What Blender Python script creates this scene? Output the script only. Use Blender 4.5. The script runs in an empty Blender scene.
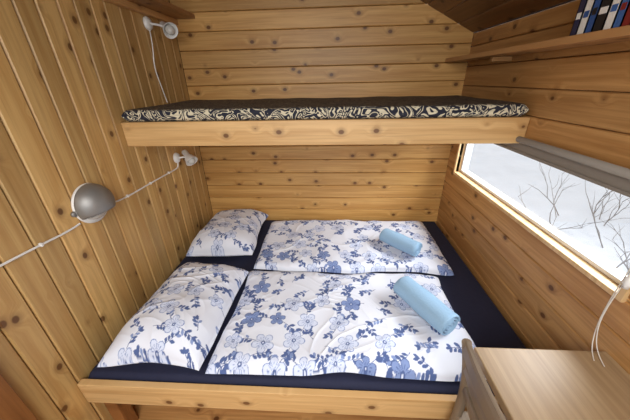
import bpy, bmesh, numpy as np, math, random
from mathutils import Vector, Matrix
random.seed(4); rng=np.random.RandomState(7)
COL=bpy.context.scene.collection
def lin(r,g,b):
    f=lambda c:(c/255/12.92) if c/255<=.04045 else ((c/255+.055)/1.055)**2.4
    return (f(r),f(g),f(b))
# ---------------------------------------------------------------- materials
def newmat(n):
    m=bpy.data.materials.new(n); m.use_nodes=True; nt=m.node_tree
    return m,nt,nt.nodes['Principled BSDF']
def N(nt,t,**k):
    n=nt.nodes.new(t)
    for a,b in k.items(): setattr(n,a,b)
    return n
def mth(nt,op,a,b=None,c=None,clamp=False):
    n=N(nt,'ShaderNodeMath',operation=op,use_clamp=clamp)
    for i,v in enumerate((a,b,c)):
        if v is None: continue
        if isinstance(v,(int,float)): n.inputs[i].default_value=v
        else: nt.links.new(v,n.inputs[i])
    return n.outputs[0]
def mixc(nt,f,a,b,mode='MIX'):
    n=N(nt,'ShaderNodeMix',data_type='RGBA',blend_type=mode)
    for i,v in ((0,f),(6,a),(7,b)):
        if isinstance(v,(int,float)): n.inputs[i].default_value=v
        elif isinstance(v,tuple): n.inputs[i].default_value=v+((1,) if len(v)==3 else ())
        else: nt.links.new(v,n.inputs[i])
    return n.outputs[2]
def maprange(nt,v,a,b,c,d):
    n=N(nt,'ShaderNodeMapRange',interpolation_type='SMOOTHSTEP'); nt.links.new(v,n.inputs[0])
    for i,x in enumerate((a,b,c,d)): n.inputs[i+1].default_value=x
    return n.outputs[0]
def plain(n,c,rough=.5,metal=0,noise=0,scale=30,bump=0):
    m,nt,p=newmat(n); p.inputs['Roughness'].default_value=rough; p.inputs['Metallic'].default_value=metal
    tc=N(nt,'ShaderNodeTexCoord'); nz=N(nt,'ShaderNodeTexNoise'); nz.inputs['Scale'].default_value=scale; nz.inputs['Detail'].default_value=4
    nt.links.new(tc.outputs['Object'],nz.inputs['Vector'])
    c2=tuple(x*(1-noise) for x in c)
    nt.links.new(mixc(nt,nz.outputs[0],c2,c),p.inputs['Base Color'])
    if bump:
        b=N(nt,'ShaderNodeBump'); b.inputs['Strength'].default_value=bump; b.inputs['Distance'].default_value=.004
        nt.links.new(nz.outputs[0],b.inputs['Height']); nt.links.new(b.outputs[0],p.inputs['Normal'])
    return m
def wood(n,c1,c2,along,across,knot=True,rough=.45,kc=None,kd=.108,var=.34):
    m,nt,p=newmat(n); p.inputs['Roughness'].default_value=rough
    tc=N(nt,'ShaderNodeTexCoord'); sp=N(nt,'ShaderNodeSeparateXYZ'); nt.links.new(tc.outputs['Object'],sp.inputs[0])
    at=N(nt,'ShaderNodeAttribute',attribute_name='tone'); tone=at.outputs['Fac']
    A=mth(nt,'MULTIPLY_ADD',tone,31.7,sp.outputs[along]); B=mth(nt,'MULTIPLY_ADD',tone,13.3,sp.outputs[across])
    def vec(sa,sb,extra=None):
        c=N(nt,'ShaderNodeCombineXYZ'); b=mth(nt,'MULTIPLY',B,sb)
        if extra is not None: b=mth(nt,'ADD',b,extra)
        nt.links.new(b,c.inputs[0]); nt.links.new(mth(nt,'MULTIPLY',A,sa),c.inputs[1]); nt.links.new(tone,c.inputs[2]); return c.outputs[0]
    vo=N(nt,'ShaderNodeTexVoronoi',voronoi_dimensions='2D'); vo.inputs['Scale'].default_value=1
    nt.links.new(vec(5.2,6.8),vo.inputs['Vector']); 
    sc=N(nt,'ShaderNodeSeparateColor'); nt.links.new(vo.outputs['Color'],sc.inputs[0])
    dist=mth(nt,'ADD',vo.outputs['Distance'],maprange(nt,sc.outputs[0],.5,1.0,0,.3))
    kf=maprange(nt,dist,.0,.35,1,0)
    g1=N(nt,'ShaderNodeTexNoise'); g1.inputs['Scale'].default_value=1; g1.inputs['Detail'].default_value=5; g1.inputs['Roughness'].default_value=.6
    nt.links.new(vec(1.3,30,mth(nt,'MULTIPLY',kf,1.3) if knot else None),g1.inputs['Vector'])
    g2=N(nt,'ShaderNodeTexNoise'); g2.inputs['Scale'].default_value=1; g2.inputs['Detail'].default_value=3
    nt.links.new(vec(3,110),g2.inputs['Vector'])
    g3=N(nt,'ShaderNodeTexNoise'); g3.inputs['Scale'].default_value=1.6; nt.links.new(tc.outputs['Object'],g3.inputs['Vector'])
    f=maprange(nt,g1.outputs[0],.3,.7,0,1); col=mixc(nt,f,c2,c1)
    dk=tuple(x*.76 for x in c2)
    col=mixc(nt,mth(nt,'MULTIPLY',maprange(nt,g2.outputs[0],.45,.75,0,1),.45),col,dk)
    br=mth(nt,'MULTIPLY_ADD',tone,var,1-var*.5); br=mth(nt,'MULTIPLY',br,mth(nt,'MULTIPLY_ADD',g3.outputs[0],.3,.85))
    cb=N(nt,'ShaderNodeCombineXYZ')
    for i in range(3): nt.links.new(br,cb.inputs[i])
    col=mixc(nt,1.0,col,cb.outputs[0],'MULTIPLY')
    if knot:
        kcol=kc or tuple(x*y for x,y in zip(c2,(.28,.20,.16)))
        halo=maprange(nt,dist,kd*.7,kd*1.9,.35,0); col=mixc(nt,halo,col,kcol)
        kk=maprange(nt,dist,kd*.5,kd*.85,.95,0); col=mixc(nt,kk,col,kcol)
    nt.links.new(col,p.inputs['Base Color'])
    bp=N(nt,'ShaderNodeBump'); bp.inputs['Strength'].default_value=.12; bp.inputs['Distance'].default_value=.002
    nt.links.new(g1.outputs[0],bp.inputs['Height']); nt.links.new(bp.outputs[0],p.inputs['Normal'])
    return m
WL1,WL2=lin(208,172,112),lin(184,142,84)
M_left=wood('pine_left',WL1,WL2,2,1)
M_back=wood('pine_back',lin(208,163,98),lin(182,132,70),0,2)
M_right=wood('pine_right',lin(198,152,96),lin(166,118,66),1,2)
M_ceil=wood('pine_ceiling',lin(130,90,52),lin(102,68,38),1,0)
M_floor=wood('floor_pine',lin(206,154,94),lin(170,116,66),0,1)
M_x=wood('pine_beam_x',lin(212,174,120),lin(190,148,94),0,2)
M_y=wood('pine_beam_y',lin(204,160,106),lin(180,134,84),1,2)
M_shelf=wood('pine_shelf',lin(180,136,88),lin(154,108,64),1,0)
M_z=wood('pine_post',lin(150,98,52),lin(120,74,36),2,1)
M_case=wood('window_casing',lin(222,190,144),lin(200,164,114),2,1,knot=False)
M_table=wood('table_top_wood',lin(182,156,120),lin(160,132,98),1,0,knot=False,rough=.45)
M_chair=wood('chair_wood',lin(150,132,110),lin(120,102,82),2,0,knot=False,rough=.5)
M_dark=plain('wall_backing',lin(40,24,12),.9)
M_navy=plain('navy_sheet',lin(30,34,62),.85,noise=.3,scale=60,bump=.3)
M_white=plain('white_plastic',lin(235,234,230),.35)
M_frame=plain('window_frame_paint',lin(226,226,224),.4)
M_chrome=plain('satin_aluminium',lin(150,148,145),.5,.6,noise=.1)
M_opal=plain('opal_glass',lin(205,202,195),.25)
M_cord=plain('cord_cotton',lin(215,210,200),.8)
M_blind=plain('blind_fabric',lin(140,132,122),.8,noise=.1)
M_towel=plain('towel_terry',lin(150,184,212),.95,noise=.15,scale=180,bump=.8)
M_snow=plain('snow',lin(234,236,240),.8,noise=.2,scale=3.5,bump=.5)
M_bark=plain('twig_bark',lin(150,144,140),.9,noise=.4)
M_page=plain('book_pages',lin(225,218,200),.8)
# glass
M_glass,nt,p=newmat('window_glass')
tr=N(nt,'ShaderNodeBsdfTransparent'); gl=N(nt,'ShaderNodeBsdfGlossy'); gl.inputs['Roughness'].default_value=.02
mx=N(nt,'ShaderNodeMixShader'); mx.inputs[0].default_value=.05
nt.links.new(tr.outputs[0],mx.inputs[1]); nt.links.new(gl.outputs[0],mx.inputs[2]); nt.links.new(mx.outputs[0],nt.nodes['Material Output'].inputs[0])
# floral cloth : print stored as vertex colour
M_floral,nt,p=newmat('floral_cotton'); p.inputs['Roughness'].default_value=.85
at=N(nt,'ShaderNodeAttribute',attribute_name='print'); nt.links.new(at.outputs['Color'],p.inputs['Base Color'])
# brocade: patterned border on the sides, darker, duller top by normal
M_broc,nt,p=newmat('brocade_fabric'); p.inputs['Roughness'].default_value=.85
tc=N(nt,'ShaderNodeTexCoord'); n0=N(nt,'ShaderNodeTexNoise'); n0.inputs['Scale'].default_value=12; n0.inputs['Detail'].default_value=1
n0.inputs['Distortion'].default_value=2.2; nt.links.new(tc.outputs['Object'],n0.inputs['Vector'])
w=mth(nt,'ABSOLUTE',mth(nt,'SINE',mth(nt,'MULTIPLY',n0.outputs[0],19)))
pm=maprange(nt,w,.48,.6,0,1)
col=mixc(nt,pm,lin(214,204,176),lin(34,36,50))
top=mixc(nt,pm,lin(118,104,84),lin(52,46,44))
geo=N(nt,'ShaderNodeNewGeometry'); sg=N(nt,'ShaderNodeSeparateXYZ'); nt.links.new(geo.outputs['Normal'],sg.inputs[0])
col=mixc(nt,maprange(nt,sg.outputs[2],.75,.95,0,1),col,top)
nt.links.new(col,p.inputs['Base Color'])
# ---------------------------------------------------------------- mesh helpers
def link(o,parent=None):
    COL.objects.link(o)
    if parent: o.parent=parent
    return o
def empty(n):
    e=bpy.data.objects.new(n,None); e.empty_display_size=.1; COL.objects.link(e); return e
def mesh(n,v,f,mats,parent=None,smooth=False,mi=None,tone=None,angle=None):
    me=bpy.data.meshes.new(n); me.from_pydata([tuple(a) for a in v],[],f); me.update()
    for m in (mats if isinstance(mats,list) else [mats]): me.materials.append(m)
    if smooth: me.polygons.foreach_set('use_smooth',[True]*len(me.polygons))
    if mi is not None: me.polygons.foreach_set('material_index',mi)
    if tone is not None:
        a=me.attributes.new('tone','FLOAT','POINT'); a.data.foreach_set('value',np.array(tone,dtype=np.float32))
    o=bpy.data.objects.new(n,me); return link(o,parent)
BF=[(0,3,2,1),(4,5,6,7),(0,1,5,4),(1,2,6,5),(2,3,7,6),(3,0,4,7)]
def box(n,x0,x1,y0,y1,z0,z1,mat,parent=None,bev=.003,tone=None):
    bm=bmesh.new()
    vs=[bm.verts.new(c) for c in ((x0,y0,z0),(x1,y0,z0),(x1,y1,z0),(x0,y1,z0),(x0,y0,z1),(x1,y0,z1),(x1,y1,z1),(x0,y1,z1))]
    for f in BF: bm.faces.new([vs[i] for i in f])
    if bev: bmesh.ops.bevel(bm,geom=bm.edges[:],offset=bev,segments=2,affect='EDGES',profile=.5)
    me=bpy.data.meshes.new(n); bm.to_mesh(me); bm.free(); me.materials.append(mat)
    a=me.attributes.new('tone','FLOAT','POINT'); t=random.random() if tone is None else tone
    a.data.foreach_set('value',[t]*len(me.vertices))
    return link(bpy.data.objects.new(n,me),parent)
class Planks:
    def __init__(s): s.v=[];s.f=[];s.t=[]
    def add(s,o,al,ac,no,L,Wd,T=.018,ch=.004,gap=.0012,tone=None):
        o,al,ac,no=map(Vector,(o,al,ac,no)); b=len(s.v); t=random.random() if tone is None else tone
        prof=[(gap,-T),(gap,-ch*1.2),(gap+ch,0),(Wd-gap-ch,0),(Wd-gap,-ch*1.2),(Wd-gap,-T)]
        for k in (0,L):
            for a,h in prof: s.v.append(o+al*k+ac*a+no*h); s.t.append(t)
        n=6
        for i in range(n): s.f.append((b+i,b+(i+1)%n,b+n+(i+1)%n,b+n+i))
        s.f.append(tuple(b+i for i in range(n))[::-1]); s.f.append(tuple(b+n+i for i in range(n)))
    def build(s,n,mat,parent=None):
        o=mesh(n,s.v,s.f,mat,parent,tone=s.t)
        bm=bmesh.new(); bm.from_mesh(o.data); bmesh.ops.recalc_face_normals(bm,faces=bm.faces[:]); bm.to_mesh(o.data); bm.free()
        return o
def tube(n,pts,r,mat,parent=None,kind='NURBS',radii=None,cyc=False):
    cu=bpy.data.curves.new(n,'CURVE'); cu.dimensions='3D'; cu.bevel_depth=r; cu.bevel_resolution=4; cu.use_fill_caps=True
    sp=cu.splines.new(kind); sp.points.add(len(pts)-1)
    for i,q in enumerate(pts):
        sp.points[i].co=(*q,1); sp.points[i].radius=radii[i] if radii else 1
    if kind=='NURBS': sp.use_endpoint_u=True; sp.order_u=3; sp.resolution_u=8
    cu.materials.append(mat); return link(bpy.data.objects.new(n,cu),parent)
def lathe(n,prof,mat,parent,loc,direction,seg=40):
    q=Vector(direction).to_track_quat('Z','Y'); v=[];f=[]
    for r,h in prof:
        for k in range(seg):
            a=2*math.pi*k/seg; v.append(Vector(loc)+q@Vector((r*math.cos(a),r*math.sin(a),h)))
    m=len(prof)
    for i in range(m-1):
        for k in range(seg):
            f.append((i*seg+k,i*seg+(k+1)%seg,(i+1)*seg+(k+1)%seg,(i+1)*seg+k))
    return mesh(n,v,f,mat,parent,smooth=True)
# ---------------------------------------------------------------- room shell
RX,YF,ZC,SL=2.0,-2.75,1.849,.5
zc=lambda x: ZC+(RX-x)*SL
P=Planks(); y=0
while y>YF:
    wd=random.choice((.085,.095,.105)); P.add((0,y-wd,0),(0,0,1),(0,1,0),(1,0,0),2.88,wd,ch=.005,gap=.0016); y-=wd
wl=P.build('wall_left',M_left); box('wall_left_backing',-.06,-.0185,YF,0.02,0,2.9,M_dark,wl,0)
P=Planks(); z=0
while z<2.8:
    wd=.112; xm=min(RX,RX-(z-ZC)/SL) if z>ZC else RX
    if xm>.02: P.add((0,0,z),(1,0,0),(0,0,1),(0,-1,0),xm,wd)
    z+=wd
wb=P.build('wall_back',M_back)
v=[(-.06,.0185,0),(RX+.06,.0185,0),(RX+.06,.0185,zc(RX)),(-.06,.0185,zc(-.06))]; v+=[(a,.06,c) for a,b,c in v]
mesh('wall_back_backing',v,[(0,1,2,3),(7,6,5,4),(0,4,5,1),(1,5,6,2),(2,6,7,3),(3,7,4,0)],M_dark,wb)
WY0,WY1,WZ0,WZ1=-1.44,-.16,.955,1.30
P=Planks(); z=.0
while z<ZC-.001:
    z1=min(z+.118,ZC)
    for lim in (WZ0,WZ1):
        if z<lim-.004<z1-.004: z1=lim; break
    wd=z1-z
    if z>=WZ0-.001 and z1<=WZ1+.001:
        P.add((RX,WY1,z),(0,1,0),(0,0,1),(-1,0,0),-WY1,wd); P.add((RX,YF,z),(0,1,0),(0,0,1),(-1,0,0),WY0-YF,wd)
    else: P.add((RX,YF,z),(0,1,0),(0,0,1),(-1,0,0),-YF,wd)
    z=z1
wr=P.build('wall_right',M_right)
for i,(a,b,c,d) in enumerate(((YF,.0,0,WZ0-.001),(YF,0,WZ1+.001,ZC+.03),(YF,WY0-.001,WZ0,WZ1),(WY1+.001,0,WZ0,WZ1))):
    box('wall_right_backing_%d'%i,RX+.0185,RX+.07,a,b,c,d,M_dark,wr,0)
P=Planks(); al=Vector((0,1,0)); ac=Vector((-1,0,SL)).normalized(); no=Vector((-SL,0,-1)).normalized()
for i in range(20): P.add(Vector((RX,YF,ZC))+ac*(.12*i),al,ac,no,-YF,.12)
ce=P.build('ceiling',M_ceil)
P=Planks(); y=0
while y>YF: P.add((0,y-.12,0),(1,0,0),(0,1,0),(0,0,1),RX,.12); y-=.12
fl=P.build('floor',M_floor); box('subfloor',-.06,RX+.1,YF-.1,.06,-.08,-.0185,M_dark,fl,0)
box('trim_1',0.0005,.035,-1.86,-1.665,0.001,2.7,M_z)
# ---------------------------------------------------------------- window
wi=empty('window_1')
X0=RX-.012
box('casing_left',X0,RX+.075,WY1,WY1+.02,WZ0-.02,WZ1+.02,M_case,wi)
box('casing_right',X0,RX+.075,WY0-.02,WY0,WZ0-.02,WZ1+.02,M_case,wi)
box('casing_bottom',X0,RX+.075,WY0,WY1,WZ0-.02,WZ0,M_case,wi)
box('casing_top',X0,RX+.075,WY0,WY1,WZ1,WZ1+.02,M_case,wi)
fx0,fx1=RX+.03,RX+.076; fw=.018
box('frame_bottom',fx0,fx1,WY0,WY1,WZ0+.001,WZ0+fw,M_frame,wi)
box('frame_top',fx0,fx1,WY0,WY1,WZ1-fw,WZ1-.001,M_frame,wi)
box('frame_left',fx0,fx1,WY1-fw,WY1-.001,WZ0+fw,WZ1-fw,M_frame,wi)
box('frame_right',fx0,fx1,WY0+.001,WY0+fw+.01,WZ0+fw,WZ1-fw,M_frame,wi)
box('glass',RX+.05,RX+.054,WY0+fw,WY1-fw,WZ0+fw,WZ1-fw,M_glass,wi,0)
rb=empty('roller_blind')
box('fabric',RX-.018,RX-.0155,WY0,WY1-.03,1.258,1.315,M_blind,rb,0)
box('hem_bar',RX-.024,RX-.013,WY0,WY1-.03,1.25,1.262,M_blind,rb,.002)
lathe('roller',[(0,0),(.014,0),(.014,WY1-.03-WY0),(0,WY1-.03-WY0)],M_blind,rb,(RX-.0285+.002,WY0,1.315),(0,1,0),24)
bc=empty('blind_cord')
xx=RX-.03
tube('cord_1',[(xx,-1.452,1.31),(xx,-1.452,1.1),(xx-.005,-1.45,.95),(xx-.008,-1.455,.86),(xx-.02,-1.475,.80),(xx-.03,-1.50,.757),(xx-.045,-1.53,.754)],.0016,M_cord,bc)
tube('cord_2',[(xx,-1.456,1.31),(xx-.002,-1.46,1.05),(xx-.016,-1.462,.93),(xx-.02,-1.47,.84),(xx-.016,-1.50,.757),(xx-.03,-1.55,.754)],.0016,M_cord,bc)
lathe('tassel',[(0,0),(.008,0),(.011,.02),(.011,.034),(.005,.045),(0,.045)],M_white,bc,(xx-.002,-1.465,1.0),(0,0,1),20)
# ---------------------------------------------------------------- shelves
sh=empty('wall_shelf')
box('board',1.847,1.999,-2.3,-.001,1.682,1.705,M_shelf,sh,.002)
for i,yy in enumerate((-.5,-1.4)): box('bracket_%d'%i,1.90,1.999,yy-.012,yy+.012,1.66,1.681,M_y,sh,.002)
sh2=empty('wall_shelf.001')
box('board',0.001,.152,-1.0,-.001,1.978,2.003,M_shelf,sh2,.002)
box('cleat',0.001,.03,-1.0,-.001,1.945,1.977,M_y,sh2,.002)
# books: one object
cols=[(34,40,72),(225,222,214),(40,80,140),(22,24,30),(232,228,220),(60,100,160),(130,40,36),(24,34,60),(210,200,170),(30,30,34),(70,90,60),(200,200,205)]
bmats=[plain('book_cover_%d'%i,lin(*c),.45) for i,c in enumerate(cols)]+[M_page]
bv=[];bf=[];bi=[]
def abox(x0,x1,y0,y1,z0,z1,m):
    b=len(bv); bv.extend([(x0,y0,z0),(x1,y0,z0),(x1,y1,z0),(x0,y1,z0),(x0,y0,z1),(x1,y0,z1),(x1,y1,z1),(x0,y1,z1)])
    for f in BF: bf.append(tuple(b+i for i in f)); bi.append(m)
y=-1.06
for i in range(16):
    t=random.uniform(.02,.042); h=random.uniform(.13,.153); d=random.uniform(.085,.1); xs=1.852; m=i%len(cols); z0=1.7052
    abox(xs,xs+d,y-t,y-t+.0025,z0,z0+h,m); abox(xs,xs+d,y-.0025,y,z0,z0+h,m); abox(xs,xs+.003,y-t,y,z0,z0+h,m)
    abox(xs+.003,xs+d-.004,y-t+.0025,y-.0025,z0+.003,z0+h-.003,len(cols))
    abox(xs-.0006,xs,y-t+.005,y-.005,z0+h*.3,z0+h*.42,(m+1)%len(cols))
    y-=t+.001
mesh('books',bv,bf,bmats,mi=bi)
# ---------------------------------------------------------------- bunk
bu=empty('upper_bunk'); BY=-.7815
box('front_board',.002,1.998,BY,BY+.028,1.294,1.415,M_x,bu,.003,.6)
box('deck',.002,1.998,BY+.029,-.002,1.36,1.378,M_x,bu,0)
box('wall_cleat_left',.002,.03,BY+.029,-.002,1.31,1.359,M_y,bu); box('wall_cleat_right',1.97,1.998,BY+.029,-.002,1.31,1.359,M_y,bu)
box('wall_cleat_back',.031,1.969,-.03,-.002,1.31,1.359,M_x,bu)
def softslab(x0,x1,y0,y1,z0,z1,r,nx,ny,wob,seed):
    U=np.linspace(-1,1,nx); V=np.linspace(-1,1,ny)
    U=np.sign(U)*(1-(1-abs(U))**1.6); V=np.sign(V)*(1-(1-abs(V))**1.6)
    uu,vv=np.meshgrid(U,V,indexing='ij'); lx=(x1-x0)/2; ly=(y1-y0)/2
    dx=np.clip((1-abs(uu))*lx/r,0,1); dy=np.clip((1-abs(vv))*ly/r,0,1)
    pr=np.sqrt(1-(1-dx)**2)*np.sqrt(1-(1-dy)**2)
    X=(x0+x1)/2+uu*lx; Y=(y0+y1)/2+vv*ly
    n=wob*(np.sin(X*9+seed)*np.cos(Y*7+seed)+.6*np.sin(X*23+Y*11+seed))
    H=(z1-z0)/2; Zt=z0+H+(H+n*1)*pr; Zb=z0+H-H*pr
    return X,Y,Zt,Zb
def slab_obj(name,X,Y,Zt,Zb,mat,parent,col=None):
    nx,ny=X.shape; n=nx*ny
    V=np.concatenate([np.stack([X,Y,Zt],-1).reshape(-1,3),np.stack([X,Y,Zb],-1).reshape(-1,3)])
    idx=np.arange(n).reshape(nx,ny); a,b,c,d=idx[:-1,:-1],idx[1:,:-1],idx[1:,1:],idx[:-1,1:]
    top=np.stack([a,b,c,d],-1).reshape(-1,4); bot=np.stack([a,d,c,b],-1).reshape(-1,4)+n
    F=np.concatenate([top,bot]).tolist()
    e=list(idx[:,0])+list(idx[-1,1:])+list(idx[::-1,-1][1:])+list(idx[0,::-1][1:-1])
    for i in range(len(e)):
        p_,q_=int(e[i]),int(e[(i+1)%len(e)]); F.append((q_,p_,p_+n,q_+n))
    me=bpy.data.meshes.new(name); me.from_pydata(V.tolist(),[],F); me.update(); me.materials.append(mat)
    me.polygons.foreach_set('use_smooth',[True]*len(me.polygons))
    if col is not None:
        a_=me.attributes.new('print','FLOAT_COLOR','POINT'); cc=np.ones((2*n,4),dtype=np.float32); cc[:n,:3]=col.reshape(-1,3); cc[n:,:3]=col.reshape(-1,3)
        a_.data.foreach_set('color',cc.ravel())
    return link(bpy.data.objects.new(name,me),parent)
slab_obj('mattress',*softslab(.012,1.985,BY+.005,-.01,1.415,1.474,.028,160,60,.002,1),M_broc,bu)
box('mattress_support',.012,1.985,BY+.05,-.01,1.379,1.416,M_navy,bu,0)
# ---------------------------------------------------------------- lower bed
bd=empty('double_bed'); FY=-1.502
box('front_board',.002,1.998,FY,FY+.028,.325,.45,M_x,bd,.003,.55)
box('deck',.002,1.998,FY+.029,-.002,.33,.35,M_x,bd,0)
for i,(a,b) in enumerate(((.01,-1.46),(1.93,-1.46),(.01,-.07),(1.93,-.07),(.01,-.77),(1.93,-.77))):
    box('leg_%d'%i,a,a+.06,b,b+.06,.001,.329,M_z,bd)
slab_obj('mattress_sheet',*softslab(.006,1.992,FY+.03,-.004,.351,.462,.03,200,160,.001,2),M_navy,bd)
# ---------------------------------------------------------------- numpy noise
def vnoise(x,y,seed):
    r=np.random.RandomState(seed).rand(256,256); xi=np.floor(x).astype(int); yi=np.floor(y).astype(int)
    fx=x-xi; fy=y-yi; fx=fx*fx*(3-2*fx); fy=fy*fy*(3-2*fy)
    g=lambda i,j:r[i%256,j%256]
    return (g(xi,yi)*(1-fx)+g(xi+1,yi)*fx)*(1-fy)+(g(xi,yi+1)*(1-fx)+g(xi+1,yi+1)*fx)*fy
def wrinkle(X,Y,seed,ang,sc,st):
    c,s=math.cos(ang),math.sin(ang); w=.25*vnoise(X*4+9,Y*4+9,seed+5)
    a=(X*c+Y*s+w)*sc; b=(-X*s+Y*c+w)*sc*st
    return 1-abs(2*vnoise(a+50,b+50,seed)-1)
# ---------------------------------------------------------------- floral print painter
BG=np.array(lin(224,228,239)); BL=np.array(lin(78,97,146)); MB=np.array(lin(126,145,190)); PB=np.array(lin(208,216,236)); DK=np.array(lin(52,66,114))
def paint(U,V,seed,scale=1.0,dens=1.0):
    rg=np.random.RandomState(seed); C=np.tile(BG,U.shape+(1,)).astype(float)
    u0,u1,v0,v1=U.min(),U.max(),V.min(),V.max(); us=U[:,0]; vs=V[0,:]
    def win(cx,cy,R):
        a,b=np.searchsorted(us,cx-R),np.searchsorted(us,cx+R); c,d=np.searchsorted(vs,cy-R),np.searchsorted(vs,cy+R)
        return slice(a,b),slice(c,d)
    def leaf(cx,cy,an,L,Wd,col):
        s=win(cx,cy,L); x=U[s]-cx; y=V[s]-cy
        if x.size==0: return
        p=x*math.cos(an)+y*math.sin(an); q=-x*math.sin(an)+y*math.cos(an); t=p/L*2
        m=(abs(t)<1)&(abs(q)<Wd/2*(1-t*t)*(1+.3*t)); C[s][m]=col
    def seg(x0,y0,x1,y1,wd,col):
        cx,cy=(x0+x1)/2,(y0+y1)/2; L=math.hypot(x1-x0,y1-y0); s=win(cx,cy,L/2+.01); x=U[s]-x0; y=V[s]-y0
        if x.size==0: return
        dx,dy=(x1-x0)/L,(y1-y0)/L; t=np.clip(x*dx+y*dy,0,L); d=np.hypot(x-t*dx,y-t*dy); C[s][d<wd]=col
    def flower(cx,cy,R,ph,filled):
        s=win(cx,cy,R*1.1); x=U[s]-cx; y=V[s]-cy
        if x.size==0: return
        r=np.hypot(x,y); th=np.arctan2(y,x)-ph; pet=abs(np.cos(2.5*th)); Rp=R*(.45+.55*pet**.6)
        blk=C[s]; m=r<Rp; blk[m]=PB if not filled else MB
        m1=m&(r>Rp-.0038); blk[m1]=MB if not filled else BL
        m3=m&(r<R*.6)&(r>R*.2)&(abs(np.sin(7.5*th))<.35)&(pet>.3); blk[m3]=MB if not filled else BL
        m4=r<R*.19; blk[m4]=BL
        m5=r<R*.08; blk[m5]=PB
    g=.135*scale; pts=[]
    for i,a in enumerate(np.arange(u0,u1+g,g)):
        for j,b in enumerate(np.arange(v0,v1+g,g*.9)):
            pts.append((a+rg.uniform(-.02,.02)*scale+(j%2)*g*.5,b+rg.uniform(-.018,.018)*scale))
    for (a,b) in pts:   # sprigs
        if rg.rand()>dens: continue
        a0=rg.uniform(0,6.28)
        for k in range(2):
            an=a0+k*2.6; x,y=a+math.cos(an)*.035*scale,b+math.sin(an)*.035*scale; cv=rg.uniform(-.3,.3)
            for st in range(3 if k else 4):
                nx_,ny_=x+math.cos(an)*.019*scale,y+math.sin(an)*.019*scale; seg(x,y,nx_,ny_,.0013,BL); x,y=nx_,ny_; an+=cv
                for sd in ((1,-1) if st%2 else (1 if cv>0 else -1,)):
                    la=an+sd*.9; L=rg.uniform(.024,.033)*scale
                    leaf(x+math.cos(la)*L*.5,y+math.sin(la)*L*.5,la,L,L*.48,BL if rg.rand()<.8 else MB)
            leaf(x+math.cos(an)*.012*scale,y+math.sin(an)*.012*scale,an,.032*scale,.014*scale,BL)
    for (a,b) in pts:
        if rg.rand()<.7*dens: flower(a,b,rg.uniform(.04,.055)*scale,rg.uniform(0,6.28),rg.rand()<.14)
    return C
def cloth(name,cx,cy,lx,ly,z0,H,R,rot,seed,bump,step=.0026,under=.25,pinch=0,dens=1.0,scale=1.0,pw=.8):
    nx,ny=int(lx/step),int(ly/step); u=np.linspace(-1,1,nx); v=np.linspace(-1,1,ny); uu,vv=np.meshgrid(u,v,indexing='ij')
    U=uu*lx/2+1; V=vv*ly/2+1
    col=paint(U,V,seed,scale,dens)
    dx=np.clip((1-abs(uu))*lx/2/R,0,1); dy=np.clip((1-abs(vv))*ly/2/R,0,1)
    pr=np.sqrt(1-(1-dx)**2)*np.sqrt(1-(1-dy)**2); pr=pr**pw
    n=(vnoise(U*3.5,V*3.5,seed)-.5)*1.6*bump+ (vnoise(U*8,V*8,seed+1)-.5)*.6*bump
    n+=bump*.5*(wrinkle(U,V,seed+2,.5,6,.35)**4)+bump*.4*(wrinkle(U,V,seed+3,2.1,9,.4)**5)+bump*.25*(wrinkle(U,V,seed+4,1.3,20,.5)**3)
    n+=bump*.45*np.exp(-np.minimum((1-abs(vv))*ly/2,(1-abs(uu))*lx/2)/.07)*(vnoise(U*24,V*24,seed+9)-.5)
    n-=bump*.5
    X=uu*lx/2*(1-pinch*(1-vv**2)*abs(uu)**2)+ .012*(vnoise(V*6,V*0+3,seed+7)-.5)*uu*2*abs(uu)**3
    Y=vv*ly/2*(1-pinch*(1-uu**2)*abs(vv)**2)+ .018*(vnoise(U*5,U*0+3,seed+8)-.5)*vv*2*abs(vv)**3
    Zm=z0+H*under; Zt=Zm+(H*(1-under)+n)*pr; Zb=Zm-H*under*pr
    c,s=math.cos(rot),math.sin(rot); Xw=cx+X*c-Y*s; Yw=cy+X*s+Y*c
    Xw=np.clip(Xw,.006,1.994); Yw=np.clip(Yw,-2,-.006)
    return slab_obj(name,Xw,Yw,Zt,Zb,M_floral,None,col)
MZ=.4655
cloth('duvet',1.203,-.435,1.265,.65,MZ,.062,.06,-.0,11,.011)
cloth('duvet.001',1.138,-1.118,1.165,.64,MZ,.068,.065,-.0,23,.011)
cloth('pillow',.297,-.355,.47,.62,MZ,.18,.20,.04,37,.013,under=.3,pinch=.08,dens=.85,scale=.88,pw=.85)
cloth('pillow.001',.333,-1.135,.445,.67,MZ,.185,.19,-.06,51,.014,under=.3,pinch=.08,dens=.85,scale=.88,pw=.85)
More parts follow.
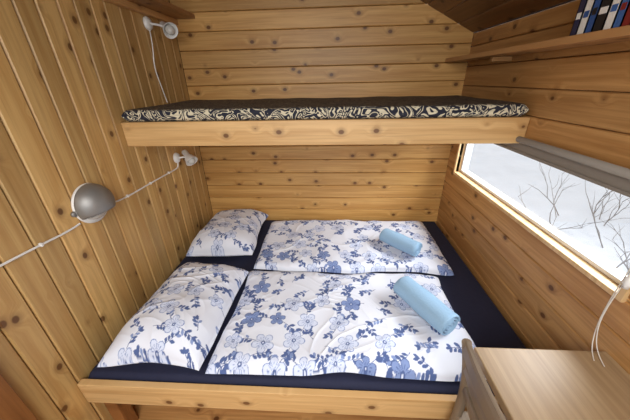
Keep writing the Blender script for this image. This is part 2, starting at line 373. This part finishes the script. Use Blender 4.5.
# ---------------------------------------------------------------- rolled towels
def towel(name,ax,bx,z,R,L):
    ax,bx=Vector(ax),Vector(bx); d=(bx-ax).normalized(); mid=(ax+bx)/2; side=Vector((-d.y,d.x,0)); up=Vector((0,0,1))
    turns=3.3; n=150; T=(R-.008)/turns
    def sp(k,off):
        th=k/n*turns*2*math.pi; r=.008+T*k/n*turns+off; return (r*math.cos(-th+1.9),r*math.sin(-th+1.9))
    pts=[sp(k,T*.46) for k in range(n+1)]+[sp(k,-T*.46) for k in range(n,-1,-1)]
    m=len(pts); cen=[(pts[i][0]*.5+pts[m-1-i][0]*.5,pts[i][1]*.5+pts[m-1-i][1]*.5) for i in range(m)]
    ls=[-.5,-.497,-.485,-.46]+list(np.linspace(-.4,.4,11))+[.46,.485,.497,.5]; v=[];f=[]
    for j,l in enumerate(ls):
        e=1 if abs(l)<.48 else (.8 if abs(l)<.49 else (.55 if abs(l)<.499 else .2))
        for i,(a,b) in enumerate(pts):
            ca,cb=cen[i]; a=ca+(a-ca)*e; b=cb+(b-cb)*e
            wob=1+.03*math.sin(l*9+math.atan2(b,a)*2); b*=.9
            v.append(mid+d*(l*L)+side*(a*wob)+up*(b*wob+z))
    for j in range(len(ls)-1):
        for i in range(m): f.append((j*m+i,j*m+(i+1)%m,(j+1)*m+(i+1)%m,(j+1)*m+i))
    def cap(j,flip):
        for i in range(n):
            q=(j*m+i,j*m+i+1,j*m+m-2-i,j*m+m-1-i); f.append(q[::-1] if flip else q)
    cap(0,False); cap(len(ls)-1,True)
    o=mesh(name,v,f,M_towel,smooth=True); bm=bmesh.new(); bm.from_mesh(o.data); bmesh.ops.recalc_face_normals(bm,faces=bm.faces[:]); bm.to_mesh(o.data); bm.free()
towel('rolled_towel',(1.44,-.455,0),(1.645,-.67,0),MZ+.119,.054,.27)
towel('rolled_towel.001',(1.445,-.99,0),(1.61,-1.28,0),MZ+.129,.060,.31)
# ---------------------------------------------------------------- dome wall lamp
dl=empty('dome_wall_lamp'); LY,LZ=-1.115,1.118
lathe('wall_plate',[(0,0.001),(.088,0.001),(.09,.006),(.088,.014),(0,.014)],M_white,dl,(0,LY,LZ),(1,0,0))
def dome(n,R,mat,cond,flat=.95):
    v=[];f=[];S=96;K=32
    for i in range(K+1):
        ph=i/K*math.pi/2
        for k in range(S):
            a=2*math.pi*k/S; v.append((.014+R*flat*math.sin(ph),LY+R*math.cos(ph)*math.cos(a),LZ+R*math.cos(ph)*math.sin(a)))
    for i in range(K):
        for k in range(S):
            q=(i*S+k,i*S+(k+1)%S,(i+1)*S+(k+1)%S,(i+1)*S+k)
            c=sum((Vector(v[j]) for j in q),Vector())/4
            if cond(c): f.append(q)
    o=mesh(n,v,f,mat,dl,smooth=True); return o
lid=dome('aluminium_hood',.088,M_chrome,lambda c:(c.z-LZ)-.2*(c.x-.014)>-.044,.9)
so=lid.modifiers.new('s','SOLIDIFY'); so.thickness=.003
dome('opal_diffuser',.074,M_opal,lambda c:True,.6)
lathe('stem_nut',[(0,0),(.012,0),(.012,.01),(0,.01)],M_chrome,dl,(.003,LY-.092,LZ-.01),(1,0,0),20)
# ---------------------------------------------------------------- white spot lamps
def spot(name,loc,dirn,s,arm):
    e=empty(name); L=Vector(loc)
    lathe('wall_rose',[(0,0.001),(.034*s,0.001),(.036*s,.006*s),(.03*s,.018*s),(.012*s,.024*s),(0,.024*s)],M_white,e,L,(1,0,0),32)
    h=L+Vector(arm); tube('arm',[L+Vector((.02*s,0,0)),L+Vector((.02*s,0,0))+Vector(arm)*.5+Vector((.01,0,0)),h],.006*s,M_white,e)
    d=Vector(dirn).normalized()
    lathe('socket',[(0,-.045*s),(.017*s,-.045*s),(.02*s,-.04*s),(.02*s,.0),(.03*s,.012*s),(.043*s,.05*s),(.044*s,.054*s),(.041*s,.052*s),(.028*s,.014*s),(0,.01*s)],M_white,e,h,d,32)
    lathe('bulb',[(0,.01*s),(.012*s,.012*s),(.022*s,.03*s),(.026*s,.045*s),(.022*s,.06*s),(.012*s,.068*s),(0,.07*s)],M_opal,e,h,d,24)
    return e
spot('spot_lamp',(0,-.33,1.905),(.6,-.45,-.35),1.0,(.075,.07,-.01))
spot('spot_lamp.001',(0,-.37,1.125),(.5,-.3,-.5),1.0,(.06,.05,.0))
# ---------------------------------------------------------------- cable
cb=empty('power_cable')
r=.0042; xw=.0055
main=[(xw,-2.0,1.08),(xw,-1.7,1.077),(xw,-1.5,1.07),(xw,-1.37,1.064),(xw,-1.25,1.055),(xw,-1.2,1.06)]
tube('run_1',main,r,M_white,cb)
tube('run_2',[(xw,-1.04,1.085),(xw,-1.01,1.068),(xw,-.9,1.058),(xw,-.7,1.06),(xw,-.5,1.058),(xw,-.40,1.056),(xw,-.37,1.07),(xw,-.365,1.10)],r,M_white,cb)
tube('run_3',[(xw+.003,-.33,1.88),(xw+.02,-.36,1.80),(xw+.01,-.39,1.68),(xw,-.34,1.56),(xw,-.32,1.478)],.003,M_white,cb)
for i,(yy,zz) in enumerate(((-1.6,1.074),(-1.37,1.064),(-.9,1.062),(-.7,1.06),(-.5,1.06))):
    box('clip_%d'%i,.0005,.012,yy-.004,yy+.004,zz-.007,zz+.007,M_white,cb,.001)
# ---------------------------------------------------------------- wall table
tb=empty('wall_table'); TX=1.567
box('top',TX,1.998,-2.45,-1.49,.72,.75,M_table,tb,.004)
box('ledger',1.965,1.998,-2.4,-1.52,.66,.719,M_y,tb)
for i,yy in enumerate((-2.0,-2.36)):
    v=[(1.998,yy,.719),(1.998,yy,.50),(1.72,yy,.719),(1.998,yy+.025,.719),(1.998,yy+.025,.50),(1.72,yy+.025,.719)]
    mesh('bracket_%d'%i,v,[(0,1,2),(5,4,3),(0,3,4,1),(1,4,5,2),(2,5,3,0)],M_y,tb)
# ---------------------------------------------------------------- chair
ch=empty('wooden_chair'); ya,yb=-1.545,-1.925
def post(n,yy): tube(n,[(1.50,yy,.003),(1.535,yy,.22),(1.55,yy,.44),(1.545,yy,.60),(1.525,yy,.74),(1.50,yy,.838)],.0155,M_chair,ch,radii=[.85,1,1.1,1,1,.95])
post('back_post_1',ya); post('back_post_2',yb)
def rail(n,x,z,hh,th,bow=.02):
    v=[];f=[];K=24
    for k in range(K+1):
        t=k/K; yy=ya+(yb-ya)*t; xo=x-bow*math.sin(math.pi*t); zo=.012*math.sin(math.pi*t)
        for a,b in ((-th,-hh),(th,-hh),(th,hh*.8),(th*.6,hh+zo),(-th*.6,hh+zo),(-th,hh*.8)): v.append((xo+a,yy,z+b))
    for k in range(K):
        for i in range(6): f.append((k*6+i,k*6+(i+1)%6,(k+1)*6+(i+1)%6,(k+1)*6+i))
    f.append(tuple(range(6))); f.append(tuple(K*6+i for i in range(6))[::-1])
    mesh(n,v,f,M_chair,ch,smooth=False)
rail('top_rail',1.503,.820,.022,.010); rail('slat_1',1.523,.725,.016,.008); rail('slat_2',1.540,.62,.016,.008)
box('seat',1.535,1.93,yb-.01,ya+.01,.435,.46,M_chair,ch,.01)
for i,yy in enumerate((ya,yb)):
    tube('front_leg_%d'%i,[(1.915,yy,.003),(1.905,yy,.22),(1.90,yy,.434)],.016,M_chair,ch,radii=[.8,1,1.1])
    tube('side_stretcher_%d'%i,[(1.535,yy,.22),(1.72,yy,.22),(1.905,yy,.22)],.009,M_chair,ch)
    box('seat_rail_%d'%i,1.56,1.895,yy-.009,yy+.009,.39,.434,M_chair,ch)
tube('front_stretcher',[(1.72,ya,.22),(1.72,(ya+yb)/2,.22),(1.72,yb,.22)],.009,M_chair,ch)
# ---------------------------------------------------------------- outdoors
gx,gy=np.meshgrid(np.linspace(2.12,26,120),np.linspace(-12,26,160),indexing='ij')
gz=-.35+.25*vnoise(gx*.6+20,gy*.6+20,3)+.09*vnoise(gx*2+20,gy*2+20,4)
idx=np.arange(gx.size).reshape(gx.shape)
F=np.stack([idx[:-1,:-1],idx[1:,:-1],idx[1:,1:],idx[:-1,1:]],-1).reshape(-1,4).tolist()
mesh('snow_ground',np.stack([gx,gy,gz],-1).reshape(-1,3).tolist(),F,M_snow,smooth=True)
sb=empty('bare_shrub')
def twig(p,d,L,r,depth,i):
    pts=[p]; q=p.copy(); dd=d.copy()
    for k in range(5):
        dd=(dd+Vector((random.uniform(-.25,.25),random.uniform(-.25,.25),random.uniform(-.15,.2)))).normalized(); q=q+dd*L/5; pts.append(q.copy())
        if depth and k>0 and random.random()<.6: twig(q.copy(),(dd+Vector((random.uniform(-1,1),random.uniform(-1,1),random.uniform(-.2,.6)))).normalized(),L*.55,r*.6,depth-1,i)
    tube('branch',pts,r,M_bark,sb,kind='POLY',radii=[1,.9,.8,.65,.5,.3])
for i in range(24):
    bx=random.uniform(2.6,4.6); by=-1.0+(bx-2)*random.uniform(.2,1.5)
    twig(Vector((bx,by,-.3)),Vector((random.uniform(-.9,.9),random.uniform(-.9,.9),.6)).normalized(),random.uniform(.4,.8),.007,2,i)
# ---------------------------------------------------------------- lights
wd=bpy.data.worlds.new('sky'); bpy.context.scene.world=wd; wd.use_nodes=True
bg=wd.node_tree.nodes['Background']; bg.inputs[0].default_value=(.93,.96,1,1); bg.inputs[1].default_value=1.05
def area(n,loc,tgt,sx,sy,e,c,spread=math.pi):
    l=bpy.data.lights.new(n,'AREA'); l.shape='RECTANGLE'; l.size=sx; l.size_y=sy; l.energy=e; l.color=c; l.spread=spread
    o=bpy.data.objects.new(n,l); COL.objects.link(o); o.location=loc; o.rotation_euler=(Vector(tgt)-Vector(loc)).to_track_quat('-Z','Y').to_euler()
area('window_daylight',(3.0,-.8,2.1),(1.3,-.8,.6),1.6,1.0,120,(.9,.95,1))
area('rear_fill',(1.0,-2.7,1.9),(.95,-.9,.5),1.3,.9,15,(1,.98,.95),math.radians(120))  # fill lamp added behind the camera to brighten the room; no doorway is built
# ---------------------------------------------------------------- camera
yaw,pitch,roll=-.0633,.4476,-.0217
f=Vector((math.sin(yaw)*math.cos(pitch),math.cos(yaw)*math.cos(pitch),-math.sin(pitch)))
r=Vector((math.cos(yaw),-math.sin(yaw),0)); u=r.cross(f); c,s=math.cos(roll),math.sin(roll)
r2=r*c+u*s; u2=u*c-r*s
cd=bpy.data.cameras.new('camera'); cd.sensor_width=36; cd.lens=270.757*36/630; cd.clip_start=.02
co=bpy.data.objects.new('camera',cd); COL.objects.link(co)
R=Matrix((r2,u2,-f)).transposed().to_4x4(); co.matrix_world=Matrix.Translation((1.0694,-2.1569,1.5911))@R
bpy.context.scene.camera=co
bpy.context.scene.view_settings.view_transform='Standard'
bpy.context.scene.view_settings.exposure=.18
